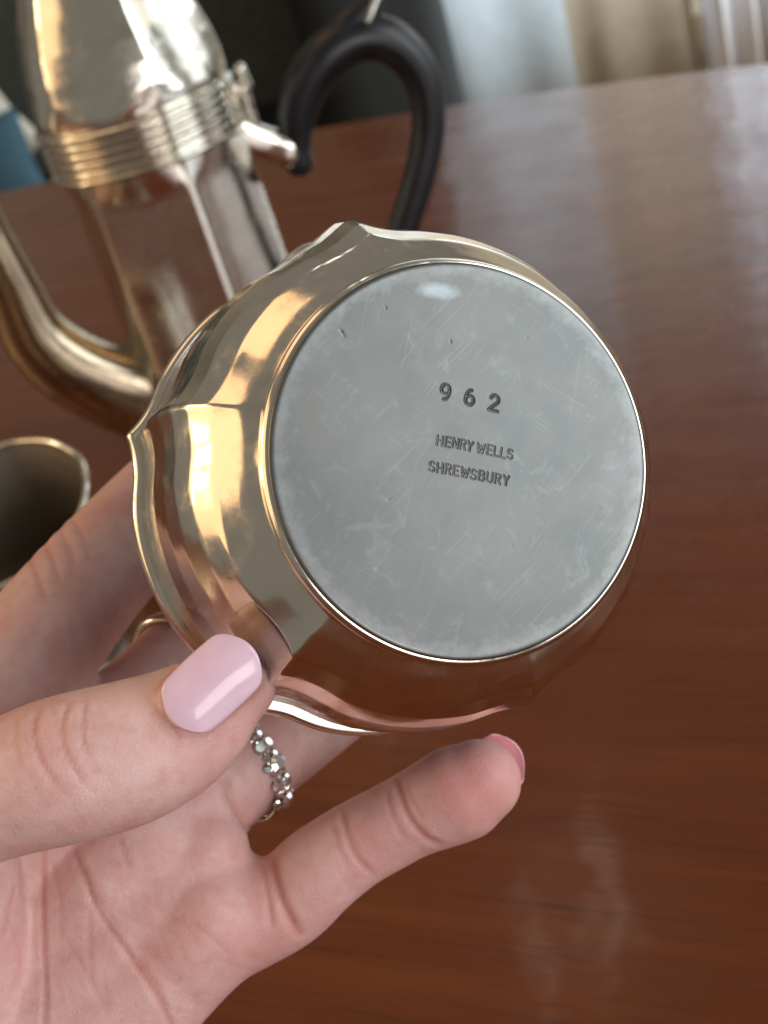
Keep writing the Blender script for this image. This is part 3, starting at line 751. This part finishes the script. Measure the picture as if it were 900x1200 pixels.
# thumb nail: a curved shell, the skin below it is pressed in to make the nail bed
nu = np.array((.735, -.678)); nw = np.array((.678, .735)); nc0 = np.array((248.0, 801.0)); K = .112
L0, L1 = -7.3, 7.2
def nail_depth(a_, b_): return 160.1 + .060 * a_ - .16 * b_ * 0 + b_**2 / 16 + np.clip(a_ - 2, 0, 9)**2 / 40 + np.clip(-a_ - 4, 0, 9)**2 / 30
def nail_half(s):     # s 0 cuticle .. 1 free edge
    return (4.05 + .60 * math.sin(math.pi * min(1, s * .75 + .1))) * min(1, (1 - (1 - min(1, s / .22))**2.6 * .42)) * (1 - .40 * max(0, (s - .80) / .20)**2.2)
def nail_mesh(name, fn, half, l0, l1, mat, parent, thick=.45, nsu=36, nsv=22, endcurve=.8, cutcurve=.9):
    Vt, Vb = [], []
    for i in range(nsu + 1):
        s = i / nsu; w = half(s)
        for j in range(nsv + 1):
            v = j / nsv * 2 - 1
            a_ = l0 + (l1 - l0) * s - (endcurve * v * v * s**3) + cutcurve * v * v * (1 - s)**3
            b_ = v * w
            Vt.append(fn(a_, b_, -.0)); Vb.append(fn(a_, b_, thick))
    m = len(Vt); V = Vt + Vb; fs = grid_faces(nsu + 1, nsv + 1, False) + [tuple(reversed(f)) for f in grid_faces(nsu + 1, nsv + 1, False, m)]
    idx = lambda i, j: i * (nsv + 1) + j
    per = [idx(0, j) for j in range(nsv)] + [idx(i, nsv) for i in range(nsu)] + [idx(nsu, j) for j in range(nsv, 0, -1)] + [idx(i, 0) for i in range(nsu, 0, -1)]
    for q0, q1 in zip(per, per[1:] + per[:1]): fs.append((q1, q0, m + q0, m + q1))
    o = mesh_obj(name, V, fs, mat, parent)
    bm = bmesh.new(); bm.from_mesh(o.data); bmesh.ops.recalc_face_normals(bm, faces=bm.faces); bm.to_mesh(o.data); bm.free()
    o.data.shade_smooth(); return o
HM = mm(0, 0, 190)
hand = None
nn = normals(); p = pix(); q = (p - nc0) * K
la, lb = q @ nu, q @ nw
s_ = (la - L0) / (L1 - L0); hwid = np.array([nail_half(min(1, max(0, x))) for x in s_])
front = (nn[:, 2] < .25) & (co[:, 2] < 176) & (p[:, 0] > 120) & (p[:, 0] < 345) & (p[:, 1] > 690) & (p[:, 1] < 930)
inside = np.clip(np.minimum(np.minimum((la - L0 + .3) / .8, (L1 - .6 - la) / .8), (hwid + .15 - np.abs(lb)) / .7), -1, 1)
target = nail_depth(la, lb)
wgt = np.clip(inside * 1.2 + .3, 0, 1) * front
co[:, 2] = co[:, 2] * (1 - wgt) + (target + .50) * wgt
near = np.clip(1 - np.abs(np.minimum(np.minimum(la - L0 + .5, L1 + 2 - la), hwid + .55 - np.abs(lb))) / .9, 0, 1) * front * (la < 4.5)
co[:, 2] -= .28 * near
crease[:] = np.maximum(crease, .55 * near * (wgt > .02))
for _ in range(3):
    l_ = lap(co); mk = (front & (np.abs(inside) < 1.01))[:, None] * .4; co = co + mk * (l_ - co)
normals()
W = np.array([list(rgt), [-x for x in upv], list(fwd)])     # rows: world directions of right / down / away
def to_world(c): return (np.asarray(c) @ W) * .001 + np.array(EYE)
org = np.array(mm(0, 60, 205))
wc = to_world(co) - org
me.vertices.foreach_set('co', wc.ravel()); me.update(); me.shade_smooth(); me.name = 'hand'
me.materials.clear(); me.materials.append(SKIN)
for nm, arr in (('crease', crease), ('flush', flush)):
    me.attributes.new(nm, 'FLOAT', 'POINT').data.foreach_set('value', arr.astype(np.float32))
hand = link(bpy.data.objects.new('hand', me)); hand.location = org
tag(hand, 'left hand with pink painted nails and two rings holding up the silver bowl', 'hand')
def thumb_fn(a_, b_, dz):
    pt = nc0 + (nu * a_ + nw * b_) / K; d = nail_depth(a_, b_) + dz
    return to_world(hp(pt[0], pt[1], d)) - org
nail_mesh('nail', thumb_fn, nail_half, L0, L1, NAIL, hand)['label'] = 'glossy pale pink thumb nail'
# little finger nail: seen edge on at the tip
fc = hp(578, 897, 203.0); fd = hp(600, 890, 199) - hp(560, 914, 199.4); fd /= np.linalg.norm(fd)
fn_ = np.array((.45, -.25, .86)); fn_ -= fd * fn_.dot(fd); fn_ /= np.linalg.norm(fn_); fs_ = np.cross(fd, fn_)
def little_fn(a_, b_, dz):
    return to_world(fc + fd * a_ + fs_ * b_ + fn_ * (1.6 - b_**2 / 9.5 - np.clip(a_, 0, 9)**2 / 26 - dz)) - org
nail_mesh('nail', little_fn, lambda s: 4.6 * min(1, .72 + s * .6) * (1 - .25 * max(0, (s - .8) / .2)**2), -6, 5.0, mat_plain('red_pink_nail_varnish', (.80, .36, .42), .24, coat=.7, nscale=400, var=.03, bump=.02, bdist=.00005), hand, endcurve=1.4)['label'] = 'pink little finger nail seen edge on'

# ------------------------------------------------------------------ rings
def cam_obj_points(V): return to_world(V)
def ring_frame(c, axis):
    axis = np.asarray(axis, float); axis /= np.linalg.norm(axis)
    f = np.array((0, 0, -1.0)); f -= axis * f.dot(axis); f /= np.linalg.norm(f); s = np.cross(axis, f); return axis, f, s
def band_mesh(c, axis, R, half, thick, name, mat, parent, org_, oval=1.0):
    ax, f, s = ring_frame(c, axis); V = []; n = 72; sec = [(-half, 0), (-half * .8, thick * .8), (0, thick), (half * .8, thick * .8), (half, 0), (half * .8, -thick * .3), (-half * .8, -thick * .3)]
    for u, t in sec:
        for k in range(n):
            a_ = 2 * math.pi * k / n; V.append(c + ax * u + (f * math.cos(a_) * oval + s * math.sin(a_)) * (R + t))
    fs = grid_faces(len(sec), n, True) + [((len(sec) - 1) * n + k, (len(sec) - 1) * n + (k + 1) % n, (k + 1) % n, k) for k in range(n)]
    o = mesh_obj(name, to_world(V) - org_, fs, mat, parent)
    bm = bmesh.new(); bm.from_mesh(o.data); bmesh.ops.recalc_face_normals(bm, faces=bm.faces); bm.to_mesh(o.data); bm.free(); o.data.shade_smooth(); return o
RING = mat_plain('ring_metal', (.80, .76, .72), .16, 1.0, nscale=300, bump=.05, bdist=.0001)
GEM = mat_plain('gemstone', (.93, .97, .98), .03, .9, coat=1.0, nscale=600, var=.15, bump=0)
# diamond ring on the ring finger
rc = hp(281, 902, 217); rax = hp(400, 806, 236) - hp(240, 925, 212)
org2 = np.array(to_world(rc)); R2 = 9.25
r2 = empty('finger_ring', 'silver ring set with clusters of sparkling stones below the thumb tip', 'ring', Matrix.Translation(Vector(org2)))
band_mesh(rc, rax, R2, 1.2, .7, 'band', RING, r2, org2)
ax, f_, s_v = ring_frame(rc, rax)
gem_me = None
def gem(center, normal, size, parent, org_, flat=.6):
    global gem_me
    if gem_me is None:
        bm = bmesh.new(); n = 8
        rings = [(.0, -.55, 1), (1.0, -.05, n), (1.0, .08, n), (.62, .42, n)]
        vs = [[bm.verts.new((0, 0, -.6))]]
        for r_, z_, n_ in rings[1:]: vs.append([bm.verts.new((r_ * math.cos(2 * math.pi * k / n), r_ * math.sin(2 * math.pi * k / n), z_)) for k in range(n)])
        for k in range(n):
            bm.faces.new((vs[0][0], vs[1][(k + 1) % n], vs[1][k]))
            for i in (1, 2): bm.faces.new((vs[i][k], vs[i][(k + 1) % n], vs[i + 1][(k + 1) % n], vs[i + 1][k]))
        bm.faces.new(vs[3]); gem_me = bpy.data.meshes.new('gemstone'); bm.to_mesh(gem_me); bm.free(); gem_me.materials.append(GEM)
    o = link(bpy.data.objects.new('gemstone', gem_me), parent)
    o.location = Vector(to_world(center) - org_)
    nw_ = Vector(np.asarray(normal) @ W)
    o.rotation_euler = (nw_.to_track_quat('Z', 'Y') @ Matrix.Rotation(random.uniform(0, 1), 3, 'Z').to_quaternion()).to_euler()
    o.scale = (size * .001,) * 3; return o
for ang_d, lay in ((-32, 1), (-12, 0), (8, 1), (28, 0), (46, 1)):
    a_ = math.radians(ang_d); nrm_ = f_ * math.cos(a_) + s_v * math.sin(a_)
    base = rc + nrm_ * (R2 + 1.1)
    if lay:
        gem(base + nrm_ * .5, nrm_ + .2 * ax, 1.55, r2, org2)
        for k in range(6):
            b_ = k / 6 * 2 * math.pi; tang = np.cross(ax, nrm_)
            gem(base + ax * 1.75 * math.cos(b_) + tang * 1.75 * math.sin(b_) - nrm_ * .2, nrm_ + .35 * (ax * math.cos(b_) + tang * math.sin(b_)), .74, r2, org2)
    else:
        gem(base + ax * .9, nrm_ + .3 * ax, 1.2, r2, org2); gem(base - ax * .9, nrm_ - .3 * ax, 1.25, r2, org2)
# plain ring on the index finger
ic = hp(217, 778, 230.5); iax = hp(254, 738, 238) - hp(178, 820, 222)
org3 = np.array(to_world(ic)); 
r3 = empty('finger_ring', 'plain thin silver ring on the finger behind the bowl', 'ring', Matrix.Translation(Vector(org3)))
band_mesh(ic, iax, 9.95, 1.25, .9, 'band', RING, r3, org3)
ax, f_, s_v = ring_frame(ic, iax)
